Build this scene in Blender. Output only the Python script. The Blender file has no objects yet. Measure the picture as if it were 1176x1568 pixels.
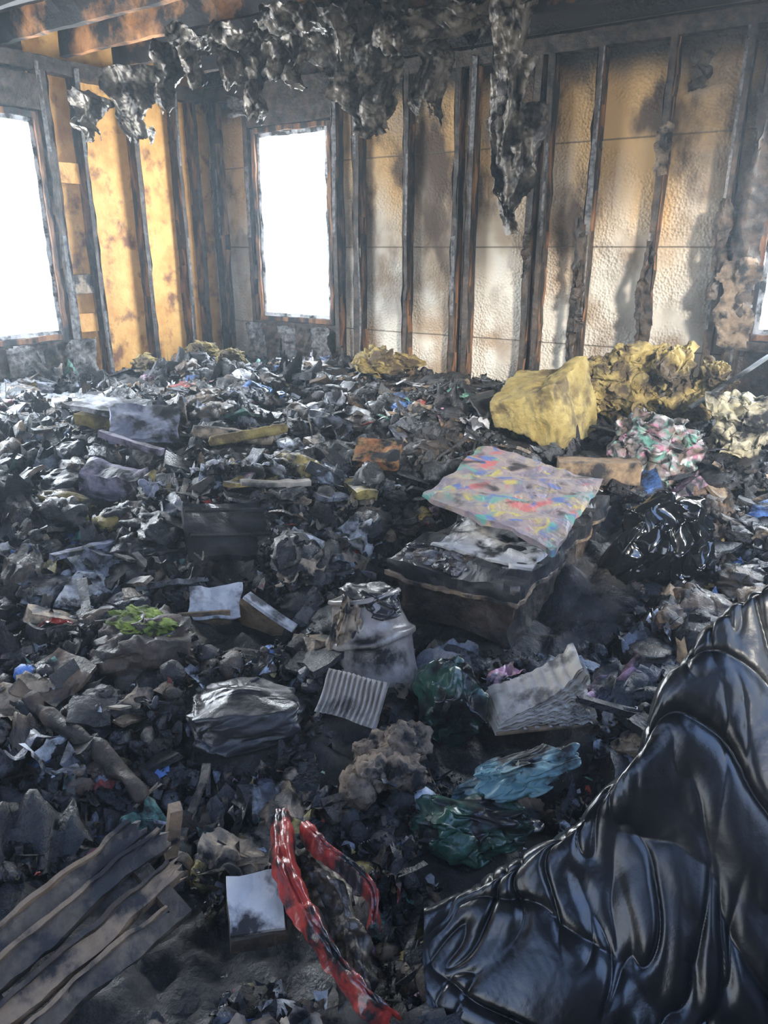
import bpy, math, random
import numpy as np
from mathutils import Vector
random.seed(7); rng=np.random.default_rng(11)
C=bpy.context.collection
CX,CY=4.865,-4.689
F=np.array([-.5577,.83]); R=np.array([.83,.5577])
def W(l,d,z): return np.array([CX+l*R[0]+d*F[0], CY+l*R[1]+d*F[1], z])
# ---------------- noise ----------------
def hsh(i,seed):
    x=i[...,0]*374761393+i[...,1]*668265263+i[...,2]*2147483647+seed*1274126177
    x=(x^(x>>13))&0x7fffffff; x=(x*1274126177)&0x7fffffffffff; x=x^(x>>16)
    return (x&0xffffff)/float(0xffffff)
def vn(p,seed=0):
    p=np.asarray(p,float); i=np.floor(p).astype(np.int64); f=p-i; f=f*f*(3-2*f); r=0
    for dx in (0,1):
        for dy in (0,1):
            for dz in (0,1):
                w=(f[...,0] if dx else 1-f[...,0])*(f[...,1] if dy else 1-f[...,1])*(f[...,2] if dz else 1-f[...,2])
                r=r+w*hsh(i+np.array([dx,dy,dz]),seed)
    return r*2-1
def fbm(p,seed=0,o=4):
    r=0;a=.5;p=np.asarray(p,float)
    for k in range(o): r=r+a*vn(p*(2**k)+k*17.3,seed+k); a*=.5
    return r
def tri(x): return 4*np.abs(x-np.floor(x+.5))-1
def crump(p,seed,freq=1.,n=6):
    g=np.random.default_rng(seed); r=0;p=np.asarray(p,float)
    w=p+ .35/freq*np.stack([vn(p*freq*.7+5,seed),vn(p*freq*.7+9,seed+1),vn(p*freq*.7+3,seed+2)],-1)
    for k in range(n):
        kd=g.normal(size=3);kd/=np.linalg.norm(kd); fr=freq*(.6+1.9*k/n*g.random()+.35*k)
        r=r+tri(w@kd*fr+g.random())/(1+.75*k)
    return r*.45
def sst(x,a,b):
    t=np.clip((x-a)/(b-a),0,1); return t*t*(3-2*t)
BUMPS=[(-.45,1.5,.24,-.13),(.32,1.62,.2,-.1),(-.75,3.0,.5,.08),(-1.6,3.6,.5,.06),(-.75,2.05,.2,.06),(-.1,3.6,.5,.05),(.9,2.2,.35,-.08),(0,1.62,.14,.06),(1.7,3.6,.4,.08),(-.35,2.7,.3,.06),(-.45,1.95,.2,.03),(.15,2.75,.3,-.05)]
def H(X,Y,fine=True):
    X=np.asarray(X,float);Y=np.asarray(Y,float)
    dx=X-CX;dy=Y-CY; l=dx*R[0]+dy*R[1]; d=dx*F[0]+dy*F[1]
    h=.18+.42*sst(d,1.2,4.8)
    for a,b,r,k in BUMPS: h=h+k*np.exp(-((l-a)**2+(d-b)**2)/(r*r))
    p=np.stack([X,Y,0*X],-1)
    if fine:
        h=h+.14*fbm(p*2.2,3,3)+.045*crump(p,5,3.5)+.025*crump(p,8,9.)
    return h
def G(l,d,dz=0):
    p=W(l,d,0); p[2]=float(H(p[0],p[1]))+dz; return p
# ---------------- mesh building ----------------
class B:
    def __init__(s): s.v=[];s.f=[];s.m=[];s.c=[];s.n=0
    def add(s,v,f,m=0,c=(1,1,1)):
        v=np.asarray(v,float).reshape(-1,3); f=np.asarray(f)+s.n
        s.v.append(v); s.f.extend(f.tolist()); s.m.extend([m]*len(f) if np.isscalar(m) else list(m))
        c=np.asarray(c,float); s.c.append(np.broadcast_to(c,(len(v),3)) if c.ndim==1 else c); s.n+=len(v)
    def build(s,name,mats,smooth=True,col=False):
        me=bpy.data.meshes.new(name); v=np.concatenate(s.v)
        ctr=(v.min(0)+v.max(0))/2
        me.from_pydata((v-ctr).tolist(),[],s.f)
        for m in (mats if isinstance(mats,(list,tuple)) else [mats]): me.materials.append(m)
        me.polygons.foreach_set('material_index',np.array(s.m,dtype=np.int32))
        me.polygons.foreach_set('use_smooth',np.full(len(s.f),smooth))
        if col:
            a=me.color_attributes.new('Col','FLOAT_COLOR','POINT'); c=np.concatenate(s.c)
            a.data.foreach_set('color',np.concatenate([c,np.ones((len(c),1))],1).astype(np.float32).ravel())
        me.update(); o=bpy.data.objects.new(name,me); o.location=ctr; C.objects.link(o); return o
def gridf(nu,nv):
    i,j=np.meshgrid(np.arange(nu-1),np.arange(nv-1),indexing='ij'); a=(i*nv+j).ravel()
    return np.stack([a,a+nv,a+nv+1,a+1],1)
def gbox(sx,sy,sz,res=.04,maxn=40):
    V=[];Fs=[];n=0;S=np.array([sx,sy,sz],float)
    for ax in range(3):
        u,w=(ax+1)%3,(ax+2)%3
        nu=int(min(maxn,max(2,math.ceil(S[u]/res)+1))); nw=int(min(maxn*4,max(2,math.ceil(S[w]/res)+1)))
        for sg in (-1,1):
            a,b=np.meshgrid(np.linspace(-.5,.5,nu),np.linspace(-.5,.5,nw),indexing='ij')
            p=np.zeros((nu*nw,3)); p[:,u]=a.ravel()*S[u]; p[:,w]=b.ravel()*S[w]; p[:,ax]=sg*.5*S[ax]
            f=gridf(nu,nw); 
            if sg<0: f=f[:,::-1]
            V.append(p);Fs.append(f+n);n+=len(p)
    return np.concatenate(V),np.concatenate(Fs)
def rotm(rx=0,ry=0,rz=0):
    rx,ry,rz=map(math.radians,(rx,ry,rz)); c,s=math.cos,math.sin
    X=np.array([[1,0,0],[0,c(rx),-s(rx)],[0,s(rx),c(rx)]]);Y=np.array([[c(ry),0,s(ry)],[0,1,0],[-s(ry),0,c(ry)]]);Z=np.array([[c(rz),-s(rz),0],[s(rz),c(rz),0],[0,0,1]])
    return Z@Y@X
YAW=33.9
def disp(v,amp,freq,seed=0):
    return v+amp*np.stack([fbm(v*freq,seed,3),fbm(v*freq+31,seed+1,3),fbm(v*freq+57,seed+2,3)],-1)
def rbox(b,size,loc,rot=(0,0,0),m=0,res=.03,amp=.006,freq=12,seed=0,c=(1,1,1),fn=None,maxn=40):
    v,f=gbox(*size,res=res,maxn=maxn)
    if fn is not None: v=fn(v)
    v=v@rotm(*rot).T+np.asarray(loc,float)
    if amp: v=disp(v,amp,freq,seed)
    b.add(v,f,m,c)
def catmull(P,n):
    P=np.asarray(P,float);k=len(P); t=np.linspace(0,k-1,n); i=np.clip(t.astype(int),0,k-2); f=(t-i)[:,None]
    sh=P.shape[1:]; Q=P.reshape(k,-1)
    p0=Q[np.clip(i-1,0,k-1)];p1=Q[i];p2=Q[i+1];p3=Q[np.clip(i+2,0,k-1)]
    r=.5*((2*p1)+(-p0+p2)*f+(2*p0-5*p1+4*p2-p3)*f**2+(-p0+3*p1-3*p2+p3)*f**3)
    return r.reshape((n,)+sh)
def surf(ctrl,nu,nv):
    a=catmull(ctrl,nu); return np.swapaxes(catmull(np.swapaxes(a,0,1),nv),0,1)
def gnorm(P):
    du=np.gradient(P,axis=0);dv=np.gradient(P,axis=1);n=np.cross(du,dv); return n/(np.linalg.norm(n,axis=-1,keepdims=True)+1e-9)
def sheet(b,ctrl,nu=60,nv=60,amp=.01,freq=8,seed=0,m=0,c=(1,1,1),ragged=0,amp2=.3):
    P=surf(np.array(ctrl,float),nu,nv); N=gnorm(P)
    P=P+N*(amp*(crump(P,seed,freq)+amp2*crump(P,seed+5,freq*3)))[...,None]
    f=gridf(nu,nv)
    if ragged:
        i,j=np.meshgrid(np.linspace(-1,1,nu),np.linspace(-1,1,nv),indexing='ij')
        q=np.maximum(np.abs(i),np.abs(j))+ragged*fbm(P*7,seed+9,4)
        keep=(q<1-.15*ragged).ravel(); f=f[keep[f].all(1)]
    b.add(P,f,m,c)
def ico(n):
    import bmesh
    bm=bmesh.new(); bmesh.ops.create_icosphere(bm,subdivisions=n,radius=1)
    v=np.array([x.co[:] for x in bm.verts]); f=[[q.index for q in p.verts] for p in bm.faces]; bm.free(); return v,np.array(f)
ICO={n:ico(n) for n in (2,3,4,5,6)}
def crumple(b,loc,size,rot=(0,0,0),seed=0,amp=.25,freq=1.3,m=0,c=(1,1,1),n=5,soft=0.,box=0,fine=.3):
    v,f=ICO[n]; v=v.copy()
    if box: v=v/np.max(np.abs(v),axis=1,keepdims=True)**box
    q=v.copy()
    v=v+amp*np.stack([crump(q,seed+11*k,freq,5) for k in range(3)],-1)
    if fine: v=v+amp*fine*.5*np.stack([crump(q+k,seed+7+k,freq*3,4) for k in range(3)],-1)
    if soft: v=v*(1+soft*fbm(q*2.5,seed,5))[:,None]
    v=v*np.array(size)/2; v=v@rotm(*rot).T+np.asarray(loc,float); b.add(v,f,m,c)
def hexa(b,c8,m=0,bulge=.0,amp=.01,freq=6,seed=0,crm=0.):
    v,f=ICO[6]; q=v/np.max(np.abs(v),axis=1,keepdims=True)**.97
    q=q*.5+.5; c=[np.array(W(*p)) for p in c8]; x,y,z=q[:,:1],q[:,1:2],q[:,2:]
    P=(c[0]*(1-x)*(1-y)+c[1]*x*(1-y)+c[2]*x*y+c[3]*(1-x)*y)*(1-z)+(c[4]*(1-x)*(1-y)+c[5]*x*(1-y)+c[6]*x*y+c[7]*(1-x)*y)*z
    ctr=P.mean(0); P=P+(P-ctr)*bulge
    P=disp(P,amp,freq,seed)
    if crm: P=P+crm*np.stack([crump(P,seed+k,9.) for k in range(3)],-1)+crm*.8*np.stack([fbm(P*40,seed+k,3) for k in range(3)],-1)
    b.add(P,f,m)
# ---------------- materials ----------------
def mk(name,c1,c2=None,rough=.7,scale=8,bump=.3,bscale=40,soot=0.,sscale=3,metal=0,attr=False,spec=.5,rough2=None,trans=0,stretch=None,sootc=(.012,.012,.014)):
    m=bpy.data.materials.new(name);m.use_nodes=True;nt=m.node_tree;N=nt.nodes;L=nt.links
    bs=N['Principled BSDF']; tc=N.new('ShaderNodeTexCoord');mp=N.new('ShaderNodeMapping');L.new(tc.outputs['Object'],mp.inputs[0])
    if stretch: mp.inputs['Scale'].default_value=stretch
    def noise(s,d=6):
        n=N.new('ShaderNodeTexNoise');n.inputs['Scale'].default_value=s;n.inputs['Detail'].default_value=d;n.inputs['Roughness'].default_value=.6;L.new(mp.outputs[0],n.inputs['Vector']);return n
    def ramp(src,a,b_,ca,cb):
        r=N.new('ShaderNodeValToRGB');e=r.color_ramp.elements;e[0].position=a;e[1].position=b_;e[0].color=(*ca,1);e[1].color=(*cb,1);L.new(src,r.inputs[0]);return r
    n1=noise(scale)
    if attr:
        at=N.new('ShaderNodeAttribute');at.attribute_name='Col'
        r=ramp(n1.outputs[0],.35,.65,(.5,.5,.5),(1.25,1.25,1.25)); mx=N.new('ShaderNodeMix');mx.data_type='RGBA';mx.blend_type='MULTIPLY';mx.inputs[0].default_value=1
        L.new(at.outputs['Color'],mx.inputs[6]);L.new(r.outputs[0],mx.inputs[7]);col=mx.outputs[2]
    else: col=ramp(n1.outputs[0],.35,.65,c1,c2 or c1).outputs[0]
    if soot:
        n2=noise(sscale,8);r2=ramp(n2.outputs[0],max(0,.62-soot*.5),max(.05,.72-soot*.4),(1,1,1),(0,0,0))
        mx=N.new('ShaderNodeMix');mx.data_type='RGBA';L.new(r2.outputs[0],mx.inputs[0]);mx.inputs[6].default_value=(*sootc,1);L.new(col,mx.inputs[7]);col=mx.outputs[2]
    L.new(col,bs.inputs['Base Color'])
    if rough2 is not None:
        n3=noise(scale*.7);mr=N.new('ShaderNodeMapRange');mr.inputs[1].default_value=.38;mr.inputs[2].default_value=.62;mr.inputs[3].default_value=rough;mr.inputs[4].default_value=rough2;L.new(n3.outputs[0],mr.inputs[0]);L.new(mr.outputs[0],bs.inputs['Roughness'])
    else: bs.inputs['Roughness'].default_value=rough
    bs.inputs['Metallic'].default_value=metal;bs.inputs['Specular IOR Level'].default_value=spec
    bs.inputs['Transmission Weight'].default_value=trans
    if bump:
        nb=noise(bscale,5);bp=N.new('ShaderNodeBump');bp.inputs['Strength'].default_value=bump;bp.inputs['Distance'].default_value=.01;L.new(nb.outputs[0],bp.inputs['Height']);L.new(bp.outputs[0],bs.inputs['Normal'])
    return m
M={}
M['deb']=mk('debris_scraps',(0,0,0),attr=True,rough=.22,rough2=.75,scale=14,bump=.8,bscale=80,spec=.6,soot=.34,sscale=12)
M['ground']=mk('char_ash',(.005,.005,.006),(.03,.026,.024),rough=.3,rough2=.9,scale=9,bump=1,bscale=60)
M['charwood']=mk('charred_wood',(.010,.009,.009),(.065,.044,.031),rough=.45,rough2=.85,scale=18,bump=.9,bscale=35)
M['ash']=mk('ash_edge',(.03,.03,.032),(.22,.21,.21),rough=.7,scale=30,bump=.8,bscale=70)
M['studside']=mk('scorched_stud_side',(.15,.065,.028),(.36,.18,.085),rough=.7,scale=6,soot=.45,sscale=4,stretch=(3,3,.6))
M['joist']=mk('scorched_joist',(.30,.12,.04),(.52,.25,.10),rough=.7,scale=7,soot=.55,sscale=3,bump=.4)
M['ply']=mk('scorched_plywood',(.56,.26,.06),(.76,.43,.13),rough=.75,scale=6,soot=.18,sscale=5,bump=.6,bscale=40,sootc=(.20,.08,.03))
M['foil']=mk('sooty_foil',(.08,.066,.052),(.34,.295,.245),rough=.36,rough2=.62,scale=9,metal=.5,soot=.44,sscale=9,bump=.6,bscale=30,sootc=(.02,.015,.012))
M['bag']=mk('black_polythene',(.004,.005,.006),(.010,.011,.013),rough=.26,rough2=.42,scale=4,bump=.2,bscale=16,spec=.5)
M['gbag']=mk('glossy_black_bag',(.004,.005,.006),rough=.15,bump=.1,bscale=9,spec=.8)
M['yellow']=mk('yellow_insulation',(.22,.16,.05),(.46,.37,.15),rough=.95,scale=9,soot=.42,sscale=7,bump=1,bscale=70,sootc=(.07,.05,.03))
M['foam']=mk('cushion_foam',(.20,.145,.04),(.40,.32,.12),rough=.9,scale=4,soot=.32,sscale=5,bump=1,bscale=60,sootc=(.10,.07,.028))
M['paper']=mk('sooty_paper',(.32,.33,.36),(.58,.59,.62),rough=.8,scale=7,soot=.38,sscale=9,bump=.3,sootc=(.06,.06,.065))
M['card']=mk('cardboard',(.17,.11,.065),(.31,.22,.13),rough=.85,scale=7,soot=.36,sscale=6,bump=.3)
M['tan']=mk('tan_scorched',(.24,.18,.125),(.44,.36,.27),rough=.85,scale=8,soot=.42,sscale=10,bump=.6)
M['red']=mk('red_plastic',(.22,.018,.015),(.42,.055,.04),rough=.3,scale=8,soot=.34,sscale=14,bump=.3,spec=.6)
M['teal']=mk('teal_cloth',(.07,.17,.20),(.20,.34,.37),rough=.45,scale=6,soot=.33,sscale=8,bump=.2)
M['green']=mk('green_bag',(.015,.06,.04),(.06,.15,.11),rough=.3,scale=8,soot=.45,sscale=9,bump=.3)
M['greyp']=mk('grey_plastic',(.14,.12,.11),(.34,.31,.28),rough=.35,scale=5,soot=.28,sscale=6,bump=.2)
M['blk']=mk('black_plastic',(.010,.010,.012),(.03,.03,.034),rough=.25,rough2=.55,scale=8,bump=.3)
M['clod']=mk('brown_clod',(.09,.062,.042),(.28,.21,.15),rough=.9,scale=9,soot=.28,sscale=12,bump=1)
M['moss']=mk('moss_green',(.06,.09,.015),(.22,.29,.045),rough=.9,scale=20,bump=1,bscale=60,soot=.25,sscale=14)
M['vinyl']=mk('window_vinyl',(.42,.45,.5),(.7,.73,.78),rough=.5,scale=12,soot=.35,sscale=9)
M['wht']=mk('scorched_white_board',(.36,.35,.34),(.57,.56,.55),rough=.75,scale=5,soot=.28,sscale=9,bump=.3)
M['floor']=mk('subfloor',(.08,.06,.045),(.14,.1,.08),rough=.9,scale=3)
M['roof']=mk('charred_sheathing',(.01,.01,.012),(.06,.04,.03),rough=.8,scale=5,bump=.8)
M['metal']=mk('dull_metal',(.2,.23,.26),(.4,.43,.46),rough=.4,metal=.6,soot=.3)
M['bark']=mk('pale_stick',(.26,.22,.18),(.45,.40,.34),rough=.9,scale=10,soot=.3)
M['greyw']=mk('weathered_slat',(.05,.038,.028),(.19,.145,.105),rough=.7,scale=10,soot=.42,sscale=9,bump=.6)
M['brnw']=mk('scorched_slat',(.15,.10,.06),(.36,.26,.17),rough=.75,scale=10,soot=.34,sscale=10,bump=.6)
def panelmat():
    m=bpy.data.materials.new('sooty_foam_sheathing');m.use_nodes=True;nt=m.node_tree;N=nt.nodes;L=nt.links;bs=N['Principled BSDF']
    g=N.new('ShaderNodeNewGeometry');sx=N.new('ShaderNodeSeparateXYZ');L.new(g.outputs['Position'],sx.inputs[0])
    def noise(s,d=6,sc=None):
        n=N.new('ShaderNodeTexNoise');n.inputs['Scale'].default_value=s;n.inputs['Detail'].default_value=d
        if sc:
            mp=N.new('ShaderNodeMapping');mp.inputs['Scale'].default_value=sc;L.new(g.outputs['Position'],mp.inputs[0]);L.new(mp.outputs[0],n.inputs['Vector'])
        else: L.new(g.outputs['Position'],n.inputs['Vector'])
        return n.outputs[0]
    def math_(op,a,b_=None):
        n=N.new('ShaderNodeMath');n.operation=op
        for k,x in enumerate((a,b_)):
            if x is None: continue
            if isinstance(x,(int,float)): n.inputs[k].default_value=x
            else: L.new(x,n.inputs[k])
        return n.outputs[0]
    def mix(f,a,b_):
        n=N.new('ShaderNodeMix');n.data_type='RGBA';L.new(f,n.inputs[0])
        for k,x in ((6,a),(7,b_)):
            if isinstance(x,tuple): n.inputs[k].default_value=(*x,1)
            else: L.new(x,n.inputs[k])
        return n.outputs[2]
    def mr(x,a,b_,c=0.,d=1.):
        n=N.new('ShaderNodeMapRange');n.interpolation_type='SMOOTHSTEP';n.inputs[1].default_value=a;n.inputs[2].default_value=b_;n.inputs[3].default_value=c;n.inputs[4].default_value=d;L.new(x,n.inputs[0]);return n.outputs[0]
    zz=math_('ADD',sx.outputs[2],math_('MULTIPLY',math_('SUBTRACT',noise(1.6,4,(2.5,1,.8)),.5),1.6))
    col=mix(mr(zz,1.1,2.2),(.56,.53,.47),(.48,.30,.13))
    col=mix(mr(noise(2.2,5),.46,.66),col,(.30,.23,.16))
    soot=math_('MULTIPLY',mr(noise(3.2,8,(1,1,.55)),.47,.60),mr(zz,1.0,1.9,.3,.94))
    col=mix(soot,col,(.06,.038,.028))
    col=mix(mr(sx.outputs[2],2.36,2.55),col,(.02,.017,.015))
    col=mix(mr(math_('ADD',sx.outputs[0],math_('MULTIPLY',noise(3,4),.5)),3.9,4.5),col,(.07,.05,.04))
    fr=math_('ABSOLUTE',math_('SUBTRACT',math_('FRACT',math_('ADD',math_('DIVIDE',math_('SUBTRACT',sx.outputs[2],1.5),.6),10.5)),.5))
    line=mr(fr,.0,.012,.75,0.)
    col=mix(line,col,(.12,.10,.08))
    L.new(col,bs.inputs['Base Color']);bs.inputs['Roughness'].default_value=.85
    v=N.new('ShaderNodeTexVoronoi');v.inputs['Scale'].default_value=60;L.new(g.outputs['Position'],v.inputs['Vector'])
    bp=N.new('ShaderNodeBump');bp.inputs['Strength'].default_value=.8;bp.inputs['Distance'].default_value=.01
    L.new(math_('SUBTRACT',math_('MULTIPLY',v.outputs[0],mr(noise(3,2),.3,.5)),line),bp.inputs['Height']);L.new(bp.outputs[0],bs.inputs['Normal'])
    return m
M['panel']=panelmat()
def blotch(name,base,layers,rough=.6):
    m=bpy.data.materials.new(name);m.use_nodes=True;nt=m.node_tree;N=nt.nodes;L=nt.links;bs=N['Principled BSDF']
    tc=N.new('ShaderNodeTexCoord');prev=base
    for k,(c,s,a,b_) in enumerate(layers):
        mp=N.new('ShaderNodeMapping');mp.inputs['Location'].default_value=(k*3.1,k*1.7,k);L.new(tc.outputs['Object'],mp.inputs[0])
        n=N.new('ShaderNodeTexNoise');n.inputs['Scale'].default_value=s;n.inputs['Detail'].default_value=6;n.inputs['Distortion'].default_value=.8;L.new(mp.outputs[0],n.inputs['Vector'])
        r=N.new('ShaderNodeMapRange');r.inputs[1].default_value=a;r.inputs[2].default_value=b_;L.new(n.outputs[0],r.inputs[0])
        x=N.new('ShaderNodeMix');x.data_type='RGBA';L.new(r.outputs[0],x.inputs[0])
        if isinstance(prev,tuple): x.inputs[6].default_value=(*prev,1)
        else: L.new(prev,x.inputs[6])
        x.inputs[7].default_value=(*c,1);prev=x.outputs[2]
    L.new(prev,bs.inputs['Base Color']);bs.inputs['Roughness'].default_value=rough
    return m
M['canvas']=blotch('painted_canvas',(.22,.175,.175),[((.27,.22,.16),4,.42,.6),((.14,.12,.15),8,.48,.62),((.34,.10,.10),6,.57,.64),((.06,.22,.19),5.2,.54,.62),((.34,.28,.08),8.5,.58,.65),((.07,.11,.26),9,.58,.66),((.03,.024,.026),9,.54,.68)])
M['fabric']=blotch('mixed_fabric',(.25,.23,.24),[((.38,.17,.24),14,.52,.58),((.10,.24,.19),16,.5,.58),((.42,.40,.38),20,.55,.6),((.12,.09,.07),10,.46,.6),((.02,.02,.02),18,.46,.6)],.7)
ZC=2.66; RX=5.6; RY=-6.4; T=.09
b=B(); rbox(b,(RX+.3,-RY+.3,.1),(RX/2,RY/2,-.05),amp=0,res=1); b.build('floor',[M['floor']],False)
# ---------------- debris ----------------
D=B()
gx=np.arange(.0,RX,.018);gy=np.arange(RY,.0,.018)
X,Y=np.meshgrid(gx,gy,indexing='ij');Z=H(X,Y)
P=np.stack([X,Y,Z],-1); P[...,2]+=.02*crump(P,21,16.)
D.add(P,gridf(len(gx),len(gy)),1,(.02,.02,.022))
pal=[((.006,.006,.008),.37),((.014,.014,.017),.21),((.030,.031,.037),.09),((.05,.032,.02),.10),((.13,.088,.056),.07),((.12,.13,.16),.036),((.32,.24,.16),.040),((.34,.38,.46),.024),((.64,.66,.70),.017),((.32,.24,.07),.011),((.07,.16,.40),.008),((.34,.05,.04),.005),((.10,.25,.20),.008),((.34,.20,.27),.005)]
pc=np.array([p[0] for p in pal]);pw=np.array([p[1] for p in pal]);pw/=pw.sum()
pb=pw.copy(); pb[:3]*=.6; pb[5:]*=1.7; pb/=pb.sum()
CLR=[(-.55,1.0,.28),(-.2,1.2,.12),(-.1,1.05,.13),(-.02,.92,.10),(-.15,1.3,.1),(-.25,1.1,.12),(0,2.0,.17),(.42,1.78,.2),(-.11,1.80,.12),(.2,1.8,.13),(-.05,1.6,.15),(.3,1.5,.17),(-.36,1.75,.18),(-.75,2.0,.17),(-.5,2.2,.2),(.5,2.6,.5),(.75,3.0,.3),(1.05,2.7,.24),(.9,3.75,.3),(1.3,3.5,.22),(1.7,3.55,.2),(-1.4,3.75,.18),(-1.1,3.5,.17),(-1.2,3.1,.15),(-.7,3.5,.2),(-.03,3.42,.12),(-.6,2.68,.2),(1.5,4.2,.35),(.2,1.35,.15)]
def clear(XY,extra=0.):
    dx=XY[:,0]-CX;dy=XY[:,1]-CY; l=dx*R[0]+dy*R[1]; d=dx*F[0]+dy*F[1]; k=np.ones(len(XY),bool)
    for a,b_,r in CLR: k&=((l-a)**2+(d-b_)**2)>(r+extra)**2
    return k
def inroom(p,m=.03): return (p[:,0]>m)&(p[:,0]<RX-m)&(p[:,1]<-m)&(p[:,1]>RY+m)
def flakes(N,g,smin,smax,tilt,dmin,dmax,lift=.01,bend=.35,asp=(.4,1.),colw=pw,sink=.3,jit=.2,pw_=2.2,clr=None):
    d=rng.uniform(dmin,dmax,N);l=rng.uniform(-1,1,N)*(.62*d+.4)
    XY=np.array([CX,CY])+l[:,None]*R+d[:,None]*F; k=inroom(XY)
    if clr is not None: k&=clear(XY,clr)
    XY=XY[k];N=len(XY)
    s=smin+(smax-smin)*rng.random(N)**pw_; ax=s;ay=s*rng.uniform(asp[0],asp[1],N)
    a,b_=np.meshgrid(np.linspace(-.5,.5,g),np.linspace(-.5,.5,g),indexing='ij');a=a.ravel();b_=b_.ravel()
    A=a[None]+rng.normal(0,jit,(N,g*g))/g;Bb=b_[None]+rng.normal(0,jit,(N,g*g))/g
    A=A*(1+Bb*rng.uniform(-1.,1.,(N,1)));Bb=Bb*(1+A*rng.uniform(-1.,1.,(N,1)))
    h=0
    for k in range(4):
        th=rng.uniform(0,6.28,(N,1));fr=rng.uniform(.5,1.4,(N,1))*(1+k*.8);ph=rng.random((N,1))
        h=h+tri((A*np.cos(th)+Bb*np.sin(th))*fr+ph)/(1+k)
    h=h*bend*.35+rng.uniform(-1,1,(N,1))*(A*A)*bend*2
    loc=np.stack([A*ax[:,None],Bb*ay[:,None],h*s[:,None]],-1)
    n=np.stack([rng.normal(0,tilt,N),rng.normal(0,tilt,N),np.ones(N)],-1);n/=np.linalg.norm(n,axis=1,keepdims=True)
    t=rng.normal(size=(N,3));t-=n*(t*n).sum(1,keepdims=True);t/=np.linalg.norm(t,axis=1,keepdims=True);bt=np.cross(n,t)
    Wd=loc[...,0:1]*t[:,None]+loc[...,1:2]*bt[:,None]+loc[...,2:3]*n[:,None]
    Wd[...,0]+=XY[:,0:1];Wd[...,1]+=XY[:,1:2];Wd[...,2]+=(H(XY[:,0],XY[:,1])+rng.uniform(-sink,1,N)*lift+.10*s)[:,None]
    Wd[...,0]=np.clip(Wd[...,0],0,RX);Wd[...,1]=np.clip(Wd[...,1],RY,0)
    ci=rng.choice(len(pc),N,p=colw);cc=pc[ci]*rng.uniform(.6,1.3,(N,1));cc=np.repeat(cc[:,None],g*g,1).reshape(-1,3)
    f=gridf(g,g);f=(f[None]+(np.arange(N)*g*g)[:,None,None]).reshape(-1,4)
    D.add(Wd.reshape(-1,3),f,0,np.clip(cc,0,1))
flakes(20000,4,.010,.05,.7,.6,6.6,lift=.04,bend=.7,clr=-.03)
flakes(17000,4,.008,.035,.7,.6,3.2,lift=.04,bend=.7,clr=-.03)
flakes(3400,6,.04,.10,.45,.7,6.4,lift=.04,bend=.8,jit=.25,clr=.0,colw=pb)
flakes(650,14,.10,.24,.35,.9,6.0,lift=.03,bend=.8,asp=(.4,1),jit=.3,clr=.05,colw=pb)
flakes(3400,4,.04,.16,.4,.7,6.3,lift=.05,bend=.12,asp=(.04,.16),clr=.0,colw=pb)
def spot(dmin,dmax,ex=0.):
    while True:
        d=random.uniform(dmin,dmax);l=random.uniform(-1,1)*(.6*d+.2);p=W(l,d,0)
        if .2<p[0]<RX-.2 and RY+.2<p[1]<-.2 and clear(np.array([p[:2]]),ex)[0]: return l,d,p
for k in range(2600):
    l,d,p=spot(.7,6.3,.0)
    s=random.uniform(.015,.05); v0,f0=ICO[2]
    v=v0*(1+.3*crump(v0+k,k%97,1.0,4))[:,None]*s*np.array([1,random.uniform(.5,1),random.uniform(.4,.8)])
    v=v@rotm(random.uniform(0,90),random.uniform(0,90),random.uniform(0,360)).T+np.array([p[0],p[1],float(H(p[0],p[1]))+s*.3])
    D.add(v,f0,0,pc[rng.choice(len(pc),p=pw)]*random.uniform(.7,1.4))
for k in range(500):
    l,d,p=spot(1.0,6.0,.05); s=random.uniform(.08,.26)*(1 if d>1.8 else .65)
    crumple(D,(p[0],p[1],float(H(p[0],p[1]))+s*.12),(s,s*random.uniform(.5,1),s*random.uniform(.35,.65)),(random.uniform(-20,20),random.uniform(-20,20),random.uniform(0,360)),seed=k+500,amp=.33,freq=1.0,n=4,c=pc[rng.choice(len(pc),p=(pw if k%2 else pb))]*random.uniform(.6,1.2),soft=.25)
for k in range(420):
    l,d,p=spot(1.0,6.0,.05); sc_=1 if d>1.8 else .65
    sz=(random.uniform(.07,.26)*sc_,random.uniform(.05,.17)*sc_,random.choice([.008,.012,.02,.05]))
    v,f=gbox(*sz,res=.025); 
    v=v@rotm(random.uniform(-30,30),random.uniform(-30,30),random.uniform(0,360)).T+np.array([p[0],p[1],float(H(p[0],p[1]))+.03])
    D.add(disp(v,.03,9,k),f,0,pc[rng.choice(len(pc),p=pb)]*random.uniform(.6,1.2))
for k in range(200):
    l,d,p=spot(1.0,6.0,.05)
    v,f=gbox(random.uniform(.12,.45),random.uniform(.012,.04),random.uniform(.006,.02),res=.05)
    v=disp(v,.012,12,k)@rotm(random.uniform(-30,30),random.uniform(-22,22),random.uniform(0,360)).T+np.array([p[0],p[1],float(H(p[0],p[1]))+.03])
    D.add(v,f,0,random.choice([(.015,.015,.018),(.03,.028,.027),(.02,.02,.022),(.10,.075,.05),(.16,.15,.14),(.22,.17,.12)]))
D.build('floor_debris_pile',[M['deb'],M['ground']],True,True)
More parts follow.
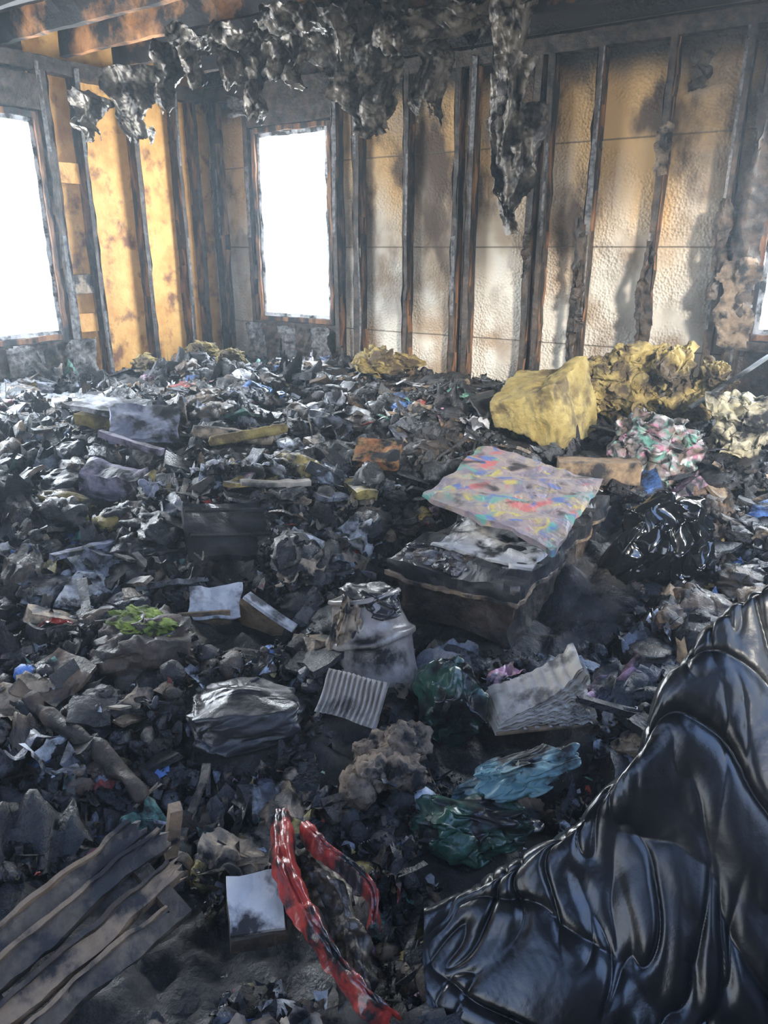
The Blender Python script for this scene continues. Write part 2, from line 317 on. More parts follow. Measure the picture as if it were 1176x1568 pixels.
# ---------------- walls ----------------
def wallbox(name,boxes,mats,res=.06,amp=.004):
    b=B()
    for i,(lo,hi,m) in enumerate(boxes):
        lo=np.array(lo,float);hi=np.array(hi,float); rbox(b,hi-lo,(lo+hi)/2,m=m,res=res,amp=amp,seed=0,freq=9,maxn=30)
    return b.build(name,mats,False)
W2=(.46,1.235,.93,2.36); W1=(-1.46,-3.35,.88,2.33); W3=(4.17,5.1,1.0,2.15)
y0,y1=T,T+.02; ZT=ZC+.22
wallbox('wall_back',[((-.11,y0,0),(W2[0],y1,ZT),0),((W2[0],y0,0),(W2[1],y1,W2[2]),1),((W2[0],y0,W2[3]),(W2[1],y1,ZT),1),((W2[1],y0,0),(W3[0],y1,ZT),0),
  ((W3[0],y0,0),(W3[1],y1,W3[2]),1),((W3[0],y0,W3[3]),(W3[1],y1,ZT),1),((W3[1],y0,0),(RX+.1,y1,ZT),0)],[M['panel'],M['charwood']],res=.3,amp=0)
wallbox('wall_left',[((-T-.02,W1[0],0),(-T,.11,ZT),0),((-T-.02,W1[1],0),(-T,W1[0],W1[2]),1),((-T-.02,W1[1],W1[3]),(-T,W1[0],ZT),1),((-T-.02,RY,0),(-T,W1[1],ZT),0)],[M['ply'],M['charwood']],res=.3,amp=0)
wallbox('wall_right',[((RX,RY,0),(RX+.05,-4.2,ZT),0),((RX,-1.3,0),(RX+.05,.11,ZT),0),((RX,-4.2,0),(RX+.05,-1.3,.9),0)],[M['charwood']],res=.5,amp=0)
wallbox('wall_front',[((-.1,RY-.05,0),(3.0,RY,ZT),0),((4.6,RY-.05,0),(RX,RY,ZT),0)],[M['charwood']],res=.5,amp=0)
S=B()
def stud(x0,x1,wall='b',z0=0,z1=ZC-.04,seed=0,rag=.018):
    sz=((x1-x0),T,z1-z0)
    v,f=gbox(*sz,res=.02,maxn=6)
    v=v+np.array([(x0+x1)/2,T/2,(z0+z1)/2])
    if wall=='l': v=np.stack([-v[:,1],-v[:,0],v[:,2]],1)
    v=disp(v,rag,16,seed)
    ctr=v[f].mean(1); nrm=np.cross(v[f[:,1]]-v[f[:,0]],v[f[:,2]]-v[f[:,0]]); nrm/=np.linalg.norm(nrm,axis=1,keepdims=True)
    face=np.abs(nrm[:,1] if wall=='b' else nrm[:,0])>.6
    n=fbm(ctr*np.array([18,18,16]),seed+3,3)
    mi=np.where(face,np.where(n>.15,1,0),np.where(n>.10,0,2))
    S.add(v,f,mi.tolist())
for k,(a,c) in enumerate([(.02,.09),(.39,.43),(1.255,1.30),(1.44,1.50),(1.87,1.91),(2.26,2.30),(2.36,2.41),(2.80,2.84),(2.885,2.925),(3.18,3.22),(3.58,3.62),(3.96,4.0),(4.07,4.15),(5.12,5.17)]): stud(a,c,'b',seed=k*7)
for k,(a,c) in enumerate([(.10,.14),(.28,.32),(.68,.72),(1.13,1.17),(1.37,1.44),(3.37,3.42),(3.8,3.84),(4.2,4.24)]): stud(a,c,'l',seed=100+k*7)
for xx in (.72,.98): stud(xx,xx+.04,'b',0,W2[2]-.06,seed=int(xx*90))
for xx in (1.85,2.3,2.75): stud(xx,xx+.04,'l',0,W1[2]-.06,seed=int(xx*90))
for (sz,loc,m) in [((RX,T,.09),(RX/2,T/2,ZC-.045),0),((W2[1]-W2[0]+.1,T,.2),((W2[0]+W2[1])/2,T/2,W2[3]+.11),0),((W2[1]-W2[0]+.1,T,.05),((W2[0]+W2[1])/2,T/2,W2[2]-.03),0),((W3[1]-W3[0]+.1,T,.2),((W3[0]+W3[1])/2,T/2,W3[3]+.11),0),((W3[1]-W3[0]+.1,T,.05),((W3[0]+W3[1])/2,T/2,W3[2]-.03),0),
   ((T,-RY,.09),(-T/2,RY/2,ZC-.045),0),((T,1.95,.2),(-T/2,-2.4,W1[3]+.11),0),((T,1.95,.05),(-T/2,-2.4,W1[2]-.03),0)]:
    rbox(S,sz,loc,m=m,res=.05,amp=.012,freq=10,seed=5)
S.build('wall_studs',[M['charwood'],M['ash'],M['studside']],False)
b=B()
for z,mm in ((1.98,0),(1.25,1),(.98,0)): rbox(b,(.05,.15,.13),(-.06,-1.27,z),m=mm,amp=.006,res=.03)
b.build('stud_blocking',[M['ply'],M['tan']],False)
def window(name,fn,a0,a1,z0,z1,seed):
    b=B()
    for w,dep,m,ins in ((.035,.09,0,0),(.03,.05,1,.035)):
        A0,A1,Z0,Z1=a0+ins,a1-ins,z0+ins,z1-ins
        for (lo,hi) in (((A0,Z0),(A0+w,Z1)),((A1-w,Z0),(A1,Z1)),((A0,Z0),(A1,Z0+w)),((A0,Z1-w),(A1,Z1))):
            v,f=gbox(hi[0]-lo[0],dep,hi[1]-lo[1],res=.03); v=v+np.array([(lo[0]+hi[0])/2,.06,(lo[1]+hi[1])/2]); v=disp(v,.012,11,seed+m)
            b.add(fn(v),f,m)
    b.build(name,[M['studside'],M['vinyl']],False)
window('window_2',lambda v:v,*W2,3)
window('window_1',lambda v:np.stack([-v[:,1],-v[:,0],v[:,2]],1),1.46,3.35,W1[2],W1[3],9)
window('window_3',lambda v:v,*W3,12)
b=B()
rbox(b,(RX+.2,5.4,.02),(RX/2,-2.6,ZC+.22),m=1,res=.2,amp=.01)
for k,y in enumerate(np.arange(-.41,-6.2,-.41)): rbox(b,(RX,.045,.15),(RX/2,y,ZC+.09),m=0,res=.08,amp=.012,seed=k,maxn=80)
b.build('ceiling',[M['joist'],M['roof']],False)
# hanging foil insulation
fo=B()
def strip(l0,l1,d,ztop,ztip,seed,lt=None,back=.0,nv=90):
    lt=(l0+l1)/2 if lt is None else lt; rows=[]
    g=np.random.default_rng(seed)
    for i in range(6):
        t=i/5; w=(l1-l0)/2*(1-.7*t**1.5)*(1+.2*g.normal()); c=(l0+l1)/2*(1-t)+lt*t+.02*g.normal()
        z=ztop+(ztip-ztop)*t
        rows.append([W(c+w*k,d+back*t+.04*g.normal()+.05*(k*k),z) for k in (-1,-.5,0,.5,1)])
    P=surf(np.array(rows),nv,48);N=gnorm(P);q=P*np.array([1,1,.22])
    P=P+N*(.022*crump(q,seed,9)+.010*crump(P,seed+4,16)+.005*crump(P,seed+5,34))[...,None]
    f=gridf(nv,48);i,j=np.meshgrid(np.linspace(0,1,nv),np.linspace(-1,1,48),indexing='ij')
    e=np.abs(j)+.5*fbm(P*np.array([9,9,4]),seed+9,4); e2=i+.5*fbm(q*14,seed+12,3)
    keep=((e<.95)&(e2<.98)).ravel();f=f[keep[f].all(1)];fo.add(P,f)
strip(.50,.66,4.2,2.75,1.85,1,lt=.63); strip(.54,.82,4.2,2.2,1.56,2,lt=.70); strip(.52,.72,4.25,2.75,1.9,14,lt=.62); strip(.55,.75,4.22,2.4,1.65,17,lt=.66)
strip(-.46,.02,4.7,2.6,2.08,3,lt=-.08); strip(-.2,.08,4.65,2.55,2.10,33,lt=-.05);strip(.04,.40,4.6,2.7,2.14,4,lt=.27); strip(.36,.60,4.5,2.75,2.46,5)
strip(-.86,-.64,4.9,2.6,2.20,6,lt=-.78); strip(-.75,-.45,4.8,2.65,2.40,61); strip(-1.0,-.8,4.9,2.65,2.36,62)
strip(-1.75,-1.38,5.2,2.55,2.08,7,lt=-1.55); strip(-2.0,-1.74,5.2,2.42,2.12,8); strip(-1.38,-1.15,5.0,2.65,2.24,9,lt=-1.3); strip(-1.2,-1.0,4.9,2.65,2.36,10)
strip(-.35,-.1,4.5,2.75,2.40,11);strip(-.1,.2,4.4,2.75,2.44,12);strip(-.6,-.35,4.7,2.7,2.33,15)
for s_,(l0,l1,d0,d1) in enumerate([(-1.2,-.5,4.6,5.1),(-.7,.2,4.3,5.0),(0.,.75,4.2,4.8)]):
    rows=[[W(l0+(l1-l0)*i/4,d0+(d1-d0)*j/4,2.66-.08*math.sin(math.pi*j/4)*random.uniform(.4,1.3)-.05*random.random()) for j in range(5)] for i in range(5)]
    sheet(fo,rows,90,80,.04,7,30+s_,ragged=.6,amp2=.5)
fo.build('hanging_foil_insulation',[M['foil']],True)
# ---------------- hero objects ----------------
b=B()
ctrl=[[(.06,1.10,.2),(.074,1.03,.36),(.07,.96,.31),(.08,.88,.26),(.10,.80,.16)],
[(.22,1.2,.2),(.205,1.056,.443),(.25,.95,.40),(.28,.82,.30),(.3,.74,.16)],
[(.42,1.3,.2),(.373,1.091,.60),(.42,.97,.52),(.46,.84,.36),(.5,.74,.18)],
[(.6,1.4,.2),(.527,1.19,.80),(.6,1.03,.68),(.65,.88,.45),(.7,.74,.2)],
[(.85,1.45,.2),(.70,1.234,.93),(.8,1.1,.8),(.85,.9,.5),(.9,.72,.22)],
[(1.2,1.4,.2),(1.0,1.25,1.0),(1.1,1.1,.85),(1.15,.9,.5),(1.2,.7,.25)]]
ctrl=[[W(*p) for p in r] for r in ctrl]
nu,nv=420,340
P=surf(np.array(ctrl),nu,nv);N=gnorm(P)
U=np.stack(np.meshgrid(np.linspace(0,1,nu),np.linspace(0,1,nv),indexing='ij')+[np.zeros((nu,nv))],-1)
env=np.minimum(1,U[...,0]*7)
Q=U+.10*np.stack([fbm(U*3+7,51,3),fbm(U*3+3,52,3),0*U[...,0]],-1)
def ridged(p,s,k=2.): return (1-np.abs(vn(p,s)))**k
qa=np.stack([Q[...,0]*1.0+.35*Q[...,1],Q[...,1]-.3*Q[...,0],Q[...,2]],-1)
qb=np.stack([Q[...,0]-.5*Q[...,1],Q[...,1]+.5*Q[...,0],Q[...,2]],-1)
top=np.exp(-((U[...,1]-.27)/.13)**2)
hh=env*(.030*ridged(qa*np.array([6,1.6,1]),1,2)+.020*ridged(qb*np.array([13,3.5,1]),2,3)+.011*ridged(qa*np.array([26,7,1])+9,4,3.5)*(.7+vn(U*5,77)))+.014*fbm(P*2.2,8,2)
hh+=(.0030*crump(P,14,12.,5)+.0008*crump(P,15,34.,4))*np.clip(.1+1.2*vn(P*5,19)+.7*top,0,1)
P=P+N*hh[...,None]; b.add(P,gridf(nu,nv))
b.build('black_trash_bag',[M['bag']],True)
def flatbox(b,corners,h,m=0,seed=0,amp=.01,res=.02,c=(1,1,1)):
    L_,T_,Rr,Bo=[np.array(W(*p)) for p in corners]
    u=Rr-T_ ; v_=L_-T_; ctr=(L_+Rr)/2; nrm=np.cross(v_,u);nrm/=np.linalg.norm(nrm)
    if nrm[2]<0: nrm=-nrm
    v,f=gbox(1,1,1,res=res/.7,maxn=40); p=ctr+v[:,:1]*u+v[:,1:2]*v_+(v[:,2:]-.5)*h*nrm
    b.add(disp(p,amp,9,seed),f,m,c)
b=B()
flatbox(b,[(.02,2.37,.47),(.56,3.26,.47),(.96,3.0,.49),(.416,2.11,.46)],.05,0,1,.04)
flatbox(b,[(.01,2.36,.425),(.56,3.26,.425),(.97,3.0,.44),(.42,2.10,.415)],.012,4,1,.04)
flatbox(b,[(.05,2.40,.41),(.58,3.24,.41),(.95,3.0,.42),(.43,2.16,.40)],.16,1,2,.035)
for k in range(80):
    t=random.random(); a=np.array([.05,2.40])*(1-t)+np.array([.42,2.17])*t+np.array([.08,.14])*random.random()
    s=random.uniform(.03,.09);crumple(b,W(a[0],a[1],.468),(s,s*.7,s*.35),(0,0,k*30),seed=k,m=(1,3,0)[k%3],n=3,amp=.4)
flatbox(b,[(.18,2.47,.492),(.35,2.83,.495),(.66,2.58,.50),(.49,2.22,.487)],.012,2,3,.05)
b.build('charred_storage_box',[M['blk'],M['charwood'],M['wht'],M['ash'],M['brnw']],False)
b=B()
flatbox(b,[(.152,2.73,.60),(.487,3.41,.62),(.89,2.9,.60),(.517,2.27,.585)],.02,0,4,.03)
b.build('painted_canvas',[M['canvas']],False)
b=B()
hexa(b,[(.577,3.85,.62),(.83,3.55,.55),(1.14,3.95,.56),(.85,4.2,.6),(.563,3.85,.75),(.84,3.58,.86),(1.09,3.93,.94),(.78,4.2,.88)],bulge=.0,amp=.065,freq=4.5,seed=3,crm=.010)
b.build('foam_cushion',[M['foam']],True)
b=B()
for k,(l,d,z,s) in enumerate([(1.25,4.3,.80,.3),(1.42,4.25,.86,.33),(1.62,4.15,.85,.32),(1.78,4.0,.82,.26),(1.4,4.2,.70,.36),(1.2,4.3,.68,.25),(1.7,4.05,.70,.3)]):
    crumple(b,W(l,d,z),(s,s*.6,s*.75),(0,0,k*40),seed=k+40,amp=.3,freq=1.,n=6,soft=.6,fine=1.2)
b.build('insulation_batt',[M['yellow']],True)
i_=0
for (l,d,s) in [(-1.72,5.4,.2),(-1.38,5.7,.24),(-1.1,5.4,.24),(-.05,5.1,.36),(.15,5.15,.22),(1.28,3.75,.14)]:
    b=B();crumple(b,G(l,d,s*.2+.06),(s,s*.7,s*.5),(0,0,i_*50),seed=i_+60,amp=.3,freq=1.,soft=.5,n=5,fine=1.);b.build('insulation_tuft',[M['yellow']],True);i_+=1
b=B();crumple(b,G(1.10,2.66,.12),(.30,.26,.36),(10,20,0),seed=71,amp=.42,freq=.8,n=6,fine=.25);crumple(b,G(.97,2.62,.10),(.16,.2,.36),(0,30,0),seed=72,amp=.45,freq=.8,n=6,fine=.25);b.build('burst_black_bag',[M['gbag']],True)
b=B();crumple(b,G(1.28,3.45,.10),(.38,.34,.34),(0,0,20),seed=73,amp=.3,freq=1.2,n=6,fine=1.1,soft=.3);b.build('melted_fabric_bundle',[M['fabric']],True)
M['cream']=mk('cream_foam',(.34,.30,.18),(.56,.52,.40),rough=.8,scale=6,soot=.36,sscale=7,bump=.6)
b=B();crumple(b,G(1.74,3.5,.12),(.28,.22,.30),(0,-20,20),seed=74,amp=.42,freq=1.,n=6,fine=.8,soft=.3);b.build('torn_foam_padding',[M['cream']],True)
b=B()
prof=[(.0,0),(.085,0),(.10,.01),(.105,.05),(.105,.15),(.114,.16),(.114,.175),(.10,.19),(.09,.23),(.085,.26),(.095,.265),(.09,.275),(.07,.25)]
a=np.linspace(0,2*math.pi,41)
pp=np.array([[r*math.cos(t),r*math.sin(t),z] for (r,z) in catmull(np.array(prof)*1.18,60) for t in a])
pp=disp(pp,.03,6,4);q=pp@rotm(-22,-8,YAW).T+W(-.01,1.98,.17);b.add(q,gridf(60,41))
crumple(b,W(-.04,2.06,.47),(.2,.14,.09),seed=80,amp=.35,m=2,n=5);crumple(b,W(-.12,2.0,.38),(.08,.08,.26),(0,15,0),seed=81,amp=.45,m=1,n=5)
b.build('melted_plastic_jar',[M['greyp'],M['tan'],M['blk']],True)
def book(name,o,rot,w=.28,h=.2,n=16,mat='paper'):
    b=B()
    for k in range(n):
        t=k/(n-1); a,c=np.meshgrid(np.linspace(0,1,34),np.linspace(-.5,.5,10),indexing='ij')
        x=a*w*(1-.12*t); z=.03*t+np.sin(a*math.pi*.9)*.03*t+a**3*.13*t*t+.005*tri(a*8+t*3)*(a+.3); y=c*h*(1-.2*a*t)+a*.03*t
        p=np.stack([x,y,z],-1).reshape(-1,3)+.003*rng.normal()
        p=disp(p,.016,8,k//3)@rotm(*rot).T+o; b.add(p,gridf(34,10),0)
    rbox(b,(w*1.03,h*1.05,.006),o-np.array([0,0,.008])+rotm(*rot)@np.array([w/2,0,0]),rot=rot,m=1,amp=.006)
    return b.build(name,[M[mat],M['card']],True)
M['page']=mk('browned_pages',(.28,.25,.21),(.50,.46,.41),rough=.8,scale=7,soot=.25,sscale=9,bump=.3,sootc=(.10,.09,.08))
book('burnt_book',W(.31,1.79,.25),(8,-2,YAW+6),.28,.14,26,'page')
b=B()
a,c=np.meshgrid(np.linspace(0,1,120),np.linspace(0,1,16),indexing='ij')
p=np.stack([(a-.5)*.18,(c-.5)*.13,.008*np.sin(a*2*math.pi*12)+.02*np.sin(a*3)],-1).reshape(-1,3)
b.add(disp(p,.012,8,3)@rotm(50,10,YAW-14).T+W(-.09,1.78,.31),gridf(120,16));b.build('corrugated_cardboard',[M['page']],True)
b=B();crumple(b,W(.19,1.82,.28),(.22,.18,.24),seed=90,amp=.35,freq=.9,n=6);b.build('green_plastic_bag',[M['green']],True)
b=B();crumple(b,W(.33,1.49,.28),(.30,.12,.08),(0,-16,YAW+8),seed=91,amp=.40,freq=1.,n=6,fine=.7);crumple(b,W(.2,1.38,.22),(.28,.16,.10),(0,0,YAW),seed=92,amp=.40,freq=1.,n=5,m=1,fine=.7);b.build('teal_cloth',[M['teal'],M['green']],True)
b=B()
def strap(pts,ws,seed,m,amp=.010,nu=110,nv=30):
    rows=[]
    for (l,d,z),w in zip(pts,ws): rows.append([W(l-w,d-.01,z-.02),W(l-w*.5,d,z+.012),W(l,d,z+.008),W(l+w*.5,d,z+.015),W(l+w,d+.01,z-.02)])
    sheet(b,rows,nu,nv,amp,10,seed,m,amp2=.5)
strap([(-.225,1.30,.33),(-.205,1.16,.35),(-.15,1.05,.34),(-.085,.96,.32),(-.02,.89,.31),(.02,.88,.28)],(.018,.026,.020,.013,.012,.015),5,0,.009)
strap([(-.18,1.25,.29),(-.145,1.17,.31),(-.10,1.09,.30),(-.07,1.0,.28),(-.05,.93,.26)],(.03,.045,.045,.04,.025),6,1,.022,90,40)
strap([(-.17,1.26,.335),(-.12,1.19,.345),(-.06,1.14,.34),(-.02,1.09,.33),(-.02,1.04,.30)],(.012,.014,.016,.014,.012),9,0,.008,60,20)
b.build('crumpled_red_bag',[M['red'],M['foil']],True)
b=B();o=W(-.25,1.09,.31);rbox(b,(.105,.12,.010),o,rot=(10,5,YAW+14),m=0,amp=.012);rbox(b,(.105,.12,.045),o-np.array([0,0,.03]),rot=(10,5,YAW+14),m=1,amp=.012)
b.build('broken_tile_board',[M['wht'],M['charwood']],False)
b=B()
def jag(v):
    v=v.copy(); e=v[:,0]>.18; v[e,0]+=.016*tri(v[e,1]*50+v[e,2]*40); return v
rr=rotm(26,-10,YAW+50)
for k,(yy,ln,h_) in enumerate([(.07,.40,.012),(.02,.48,.03),(-.04,.47,.03),(-.10,.42,.03)]):
    o=W(-.56,.99,.35)+rr@np.array([-.02*k,yy,0])
    rbox(b,(ln,.036,h_),o,rot=(26,-10+k*1.5,YAW+50+(k%2)*2),m=2 if k!=2 else 1,res=.010,amp=.018,freq=14,fn=jag,seed=k,maxn=60)
    rbox(b,(ln*.98,.008,h_+.012),o+rr@np.array([0,.02,.004]),rot=(26,-10+k*1.5,YAW+50+(k%2)*2),m=1 if k!=2 else 0,res=.012,amp=.018,freq=14,seed=k,maxn=60)
for xx in (-.14,.16): rbox(b,(.03,.22,.03),W(-.56,.99,.325)+rr@np.array([xx,0,0]),rot=(26,-10,YAW+50),m=0,amp=.006)
rbox(b,(.025,.025,.13),W(-.43,1.2,.38),rot=(10,8,YAW+27),m=1,amp=.006)
b.build('broken_wooden_crate',[M['charwood'],M['brnw'],M['greyw']],False)
b=B()
for k in range(12):
    s=random.uniform(.07,.12);crumple(b,W(-.03+random.uniform(-.09,.10),1.56+random.uniform(-.09,.09),.24+.06*random.random()),(s,s*.9,s*.8),(0,0,k*40),seed=100+k,amp=.2,freq=1.2,n=4,soft=.6,fine=1.)
b.build('charred_clod_heap',[M['clod']],True)
b=B();crumple(b,G(-.74,2.05,.0),(.34,.3,.2),seed=110,amp=.25,n=5,soft=.4);crumple(b,G(-.76,2.08,.09),(.23,.12,.05),seed=111,amp=.2,freq=2,n=5,m=1,soft=.7,fine=.8);b.build('mossy_clump',[M['charwood'],M['moss']],True)
b=B();crumple(b,G(-.39,1.74,.05),(.29,.22,.12),(0,0,YAW+10),seed=112,amp=.28,freq=.8,n=6,box=.5,fine=.2);b.build('melted_black_container',[M['blk']],True)
b=B();rbox(b,(.36,.3,.02),G(-.6,2.70,.08),rot=(25,8,YAW+25),m=0,amp=.04,freq=5,res=.015)
for k in range(8):rbox(b,(.09,.012,.012),G(-.6,2.70,.10)+rotm(25,8,YAW+25)@np.array([-.12+(k%4)*.08,-.07+.14*(k//4),.01]),rot=(25,8,YAW+25),m=0,amp=.003)
b.build('charred_appliance_panel',[M['blk']],False)
b=B()
o=W(-.57,2.25,.37)
rbox(b,(.17,.13,.006),o,rot=(35,0,YAW+10),m=0,amp=.02,res=.015);rbox(b,(.17,.006,.11),o+np.array([.0,-.05,-.06]),rot=(15,0,YAW+10),m=1,amp=.008)
rbox(b,(.20,.04,.012),W(-.38,2.22,.35),rot=(0,28,YAW-20),m=0,amp=.005);rbox(b,(.17,.006,.12),W(-.42,2.26,.30),rot=(20,20,YAW-10),m=1,amp=.006)
b.build('broken_carton',[M['paper'],M['card']],False)
b=B();rbox(b,(.36,.2,.03),G(-1.42,3.8,.08),rot=(8,6,YAW-5),amp=.03,freq=6,res=.015,m=0);rbox(b,(.34,.18,.06),G(-1.40,3.78,.04),rot=(8,6,YAW-5),amp=.03,m=1);b.build('scorched_pillow',[M['paper'],M['foam']],True)
M['blueg']=mk('bluegrey_cloth',(.12,.13,.19),(.26,.28,.36),rough=.8,scale=10,soot=.35,sscale=9,bump=.4)
b=B();rbox(b,(.32,.26,.04),G(-1.18,3.58,.10),rot=(24,4,YAW+12),amp=.03,m=0,res=.015);b.build('folded_cloth',[M['blueg']],True)
M['bxx']=mk('lilac_box',(.18,.16,.22),(.32,.30,.36),rough=.6,scale=10,soot=.4,sscale=9)
b=B();rbox(b,(.28,.12,.14),G(-1.2,3.15,.06),rot=(10,5,YAW-10),amp=.03,m=0,res=.02);rbox(b,(.34,.03,.03),G(-1.15,3.27,.16),rot=(0,10,YAW-20),amp=.01,m=0);b.build('crushed_box',[M['bxx']],False)
b=B()
def tube(b,p0,p1,r,m=0,seed=0,amp=.015):
    p0=np.array(p0);p1=np.array(p1);ax=p1-p0;Ln=np.linalg.norm(ax);ax/=Ln;s=np.cross(ax,[0,0,1]);s/=np.linalg.norm(s);t=np.cross(s,ax)
    a=np.linspace(0,2*math.pi,21);v=np.array([p0+ax*Ln*i/30+(s*math.cos(q)+t*math.sin(q))*r*(1 if 0<i<30 else .0) for i in range(31) for q in a]);b.add(disp(v,amp,10,seed),gridf(31,21),m)
tube(b,G(-.93,3.5,.08),G(-.55,3.62,.1),.035);tube(b,G(-.83,3.4,.08),G(-.48,3.66,.13),.025,1,4)
b.build('rolled_paper_tube',[M['tan'],M['foam']],True)
b=B();tube(b,W(-1.0,1.76,.33),W(-.57,1.46,.24),.022,0,3,.035);b.build('charred_pipe',[M['charwood']],True)
M['orange']=mk('orange_carton',(.35,.12,.05),(.42,.28,.10),rough=.7,scale=18,soot=.45,sscale=14)
b=B();rbox(b,(.22,.16,.05),G(-.03,3.45,.08),rot=(28,0,YAW-8),amp=.02);b.build('food_carton',[M['orange']],False)
b=B();rbox(b,(.36,.1,.10),G(.97,3.22,.08),rot=(0,0,YAW-4),amp=.008);b.build('cardboard_box',[M['card']],False)
b=B();rbox(b,(.70,.03,.012),W(1.88,3.85,.90),rot=(0,-32,YAW+10),amp=.004);b.build('metal_strip',[M['metal']],False)
for k,(l,d,ln,r,mt) in enumerate([(-1.95,4.7,.4,40,'bark'),(-1.1,2.6,.35,55,'blueg'),(-.45,2.95,.3,20,'bark')]):
    b=B();rbox(b,(ln,.035,.02),G(l,d,.06),rot=(0,6,YAW+r),amp=.015,res=.02);b.build('broken_slat',[M[mt]],False)
M['lblue']=mk('blue_plastic',(.05,.14,.38),(.14,.32,.58),rough=.3,scale=8,soot=.3,sscale=12)
M['pink']=mk('pink_plastic',(.4,.15,.25),(.6,.5,.5),rough=.4,scale=14,soot=.3,sscale=12)
for k,(l,d,s,mt,nm) in enumerate([(-1.3,2.85,.14,'lblue','blue_plastic_scrap'),(-.65,4.5,.2,'lblue','blue_plastic_scrap'),(-.35,4.4,.2,'paper','torn_paper'),(-.85,4.4,.24,'paper','torn_paper'),(-.95,4.2,.18,'paper','torn_paper'),(-.5,3.1,.22,'paper','torn_paper'),(-1.0,2.95,.2,'blueg','torn_paper'),(.5,3.9,.18,'paper','torn_paper'),(-.75,3.2,.22,'paper','torn_paper'),(-1.05,2.1,.10,'red','red_plastic_scrap'),(.24,1.6,.09,'red','red_plastic_scrap'),(.38,2.02,.12,'pink','pink_plastic_scrap'),(-.15,2.6,.2,'tan','torn_paper'),(-.3,2.45,.18,'tan','torn_paper'),(-.36,.84,.16,'tan','torn_leather'),(-.22,.86,.15,'tan','torn_leather'),(-.34,1.29,.16,'tan','torn_leather'),(.42,1.62,.2,'card','torn_paper'),(-.15,2.3,.18,'tan','torn_paper'),(-1.2,2.3,.16,'tan','torn_paper'),(-.7,1.75,.12,'tan','torn_paper'),(-.12,.84,.12,'tan','torn_leather'),(-1.35,2.5,.16,'paper','torn_paper')]):
    b=B();o=G(l,d,.06);rr=rotm(random.uniform(-35,35),random.uniform(-35,35),random.uniform(0,180))
    ct=[[rr@np.array([(i/3-.5)*s*random.uniform(.6,1.3),(j/3-.5)*s*.7*random.uniform(.6,1.3),random.uniform(-.2,.2)*s])+o for j in range(4)] for i in range(4)]
    sheet(b,ct,40,40,.035*s/.2,9,200+k,ragged=.35);b.build(nm,[M[mt]],True)
b=B()
for k,(x,z0,z1,w,y,m_) in enumerate([(3.18,.7,1.75,.07,-.02,0),(3.6,.85,1.6,.10,-.03,0),(3.60,1.85,2.15,.10,.02,1),(3.98,1.2,1.75,.07,-.02,0),(4.12,1.0,2.3,.14,-.02,0),(4.1,.95,1.45,.2,-.05,1),(3.2,1.0,1.3,.07,-.03,0),(2.83,1.3,1.7,.06,-.01,0),(3.75,2.3,2.5,.12,.05,0),(.42,2.42,2.6,.34,-.02,2)]):
    ct=[[np.array([x+w*(j/3-.5)*random.uniform(.5,1.3)+.02*random.uniform(-1,1),y-random.uniform(0,.05),z0+(z1-z0)*i/5]) for j in range(4)] for i in range(6)]
    sheet(b,ct,90,24,.03,8,300+k,m=m_,ragged=.5)
for k in range(5):
    x=.45+.17*k; ct=[[np.array([x+.2*(j/3-.5),.0-random.uniform(0,.06),.55+.36*i/3]) for j in range(4)] for i in range(4)];sheet(b,ct,40,30,.03,8,320+k,m=2-k%2*2,ragged=.3)
for k in range(9):
    y=-1.4-.22*k; ct=[[np.array([.0+random.uniform(0,.06),y+.28*(j/3-.5),.5+.38*i/3]) for j in range(4)] for i in range(4)];sheet(b,ct,40,30,.03,8,340+k,m=2-k%2*2,ragged=.3)
b.build('wall_drywall_remnants',[M['charwood'],M['clod'],M['ash']],True)
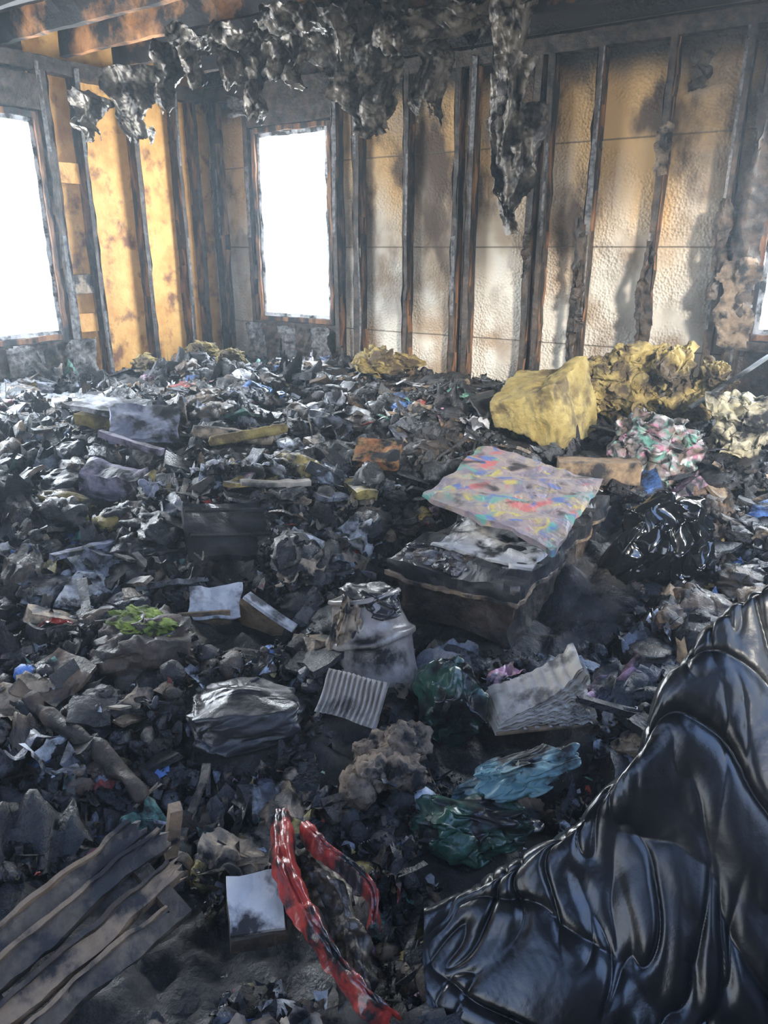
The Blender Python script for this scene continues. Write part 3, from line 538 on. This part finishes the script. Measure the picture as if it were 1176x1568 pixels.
# ---------------- smoke haze in the room air ----------------
hm=bpy.data.materials.new('thin_smoke');hm.use_nodes=True;nt=hm.node_tree
for n_ in list(nt.nodes):
    if n_.type=='BSDF_PRINCIPLED': nt.nodes.remove(n_)
vs=nt.nodes.new('ShaderNodeVolumeScatter');vs.inputs['Color'].default_value=(.70,.86,1,1);vs.inputs['Density'].default_value=.008;vs.inputs['Anisotropy'].default_value=.6
nt.links.new(vs.outputs[0],[n_ for n_ in nt.nodes if n_.type=='OUTPUT_MATERIAL'][0].inputs['Volume'])
b=B();v,f=gbox(RX-.04,-RY-.04,ZC-.04,res=5);b.add(v+np.array([RX/2,RY/2,ZC/2]),f);b.build('smoke_haze_air',[hm],False)
# ---------------- light ----------------
w=bpy.data.worlds.new('World');bpy.context.scene.world=w;w.use_nodes=True;nt=w.node_tree;N=nt.nodes;L=nt.links
bg=N['Background'];tc=N.new('ShaderNodeTexCoord');sp=N.new('ShaderNodeSeparateXYZ');L.new(tc.outputs['Generated'],sp.inputs[0])
r=N.new('ShaderNodeValToRGB');e=r.color_ramp.elements;e[0].position=.0;e[0].color=(1,1,.97,1);e[1].position=.7;e[1].color=(.32,.52,1,1);x=e.new(.15);x.color=(.84,.92,1,1)
L.new(sp.outputs[2],r.inputs[0]);L.new(r.outputs[0],bg.inputs[0]);bg.inputs[1].default_value=5
def area(nm,loc,rot,sx,sy,e,c):
    ld=bpy.data.lights.new(nm,'AREA');ld.shape='RECTANGLE';ld.size=sx;ld.size_y=sy;ld.energy=e;ld.color=c;o=bpy.data.objects.new(nm,ld);o.location=loc;o.rotation_euler=[math.radians(q) for q in rot];C.objects.link(o)
area('daylight_window_2',(.85,.2,1.65),(-90,0,0),.75,1.4,110,(.86,.94,1))
area('daylight_window_1',(-.2,-2.4,1.6),(0,-90,0),1.4,1.8,210,(.86,.94,1))
area('daylight_window_3',(4.63,.2,1.6),(-90,0,0),.9,1.1,120,(.86,.94,1))
sn=bpy.data.lights.new('sun','SUN');sn.energy=6.5;sn.angle=math.radians(6);sn.color=(1,.93,.82);o=bpy.data.objects.new('sun',sn);C.objects.link(o)
o.rotation_euler=Vector((-.8,.75,-.38)).to_track_quat('-Z','Y').to_euler()
cam=bpy.data.cameras.new('camera');cam.sensor_fit='VERTICAL';cam.sensor_height=36;cam.lens=26;cam.clip_start=.02
o=bpy.data.objects.new('camera',cam);o.location=(CX,CY,1.5);o.rotation_euler=(math.radians(90-19.7),0,math.radians(YAW));C.objects.link(o)
sc=bpy.context.scene;sc.camera=o
sc.view_settings.view_transform='Standard';sc.view_settings.exposure=0
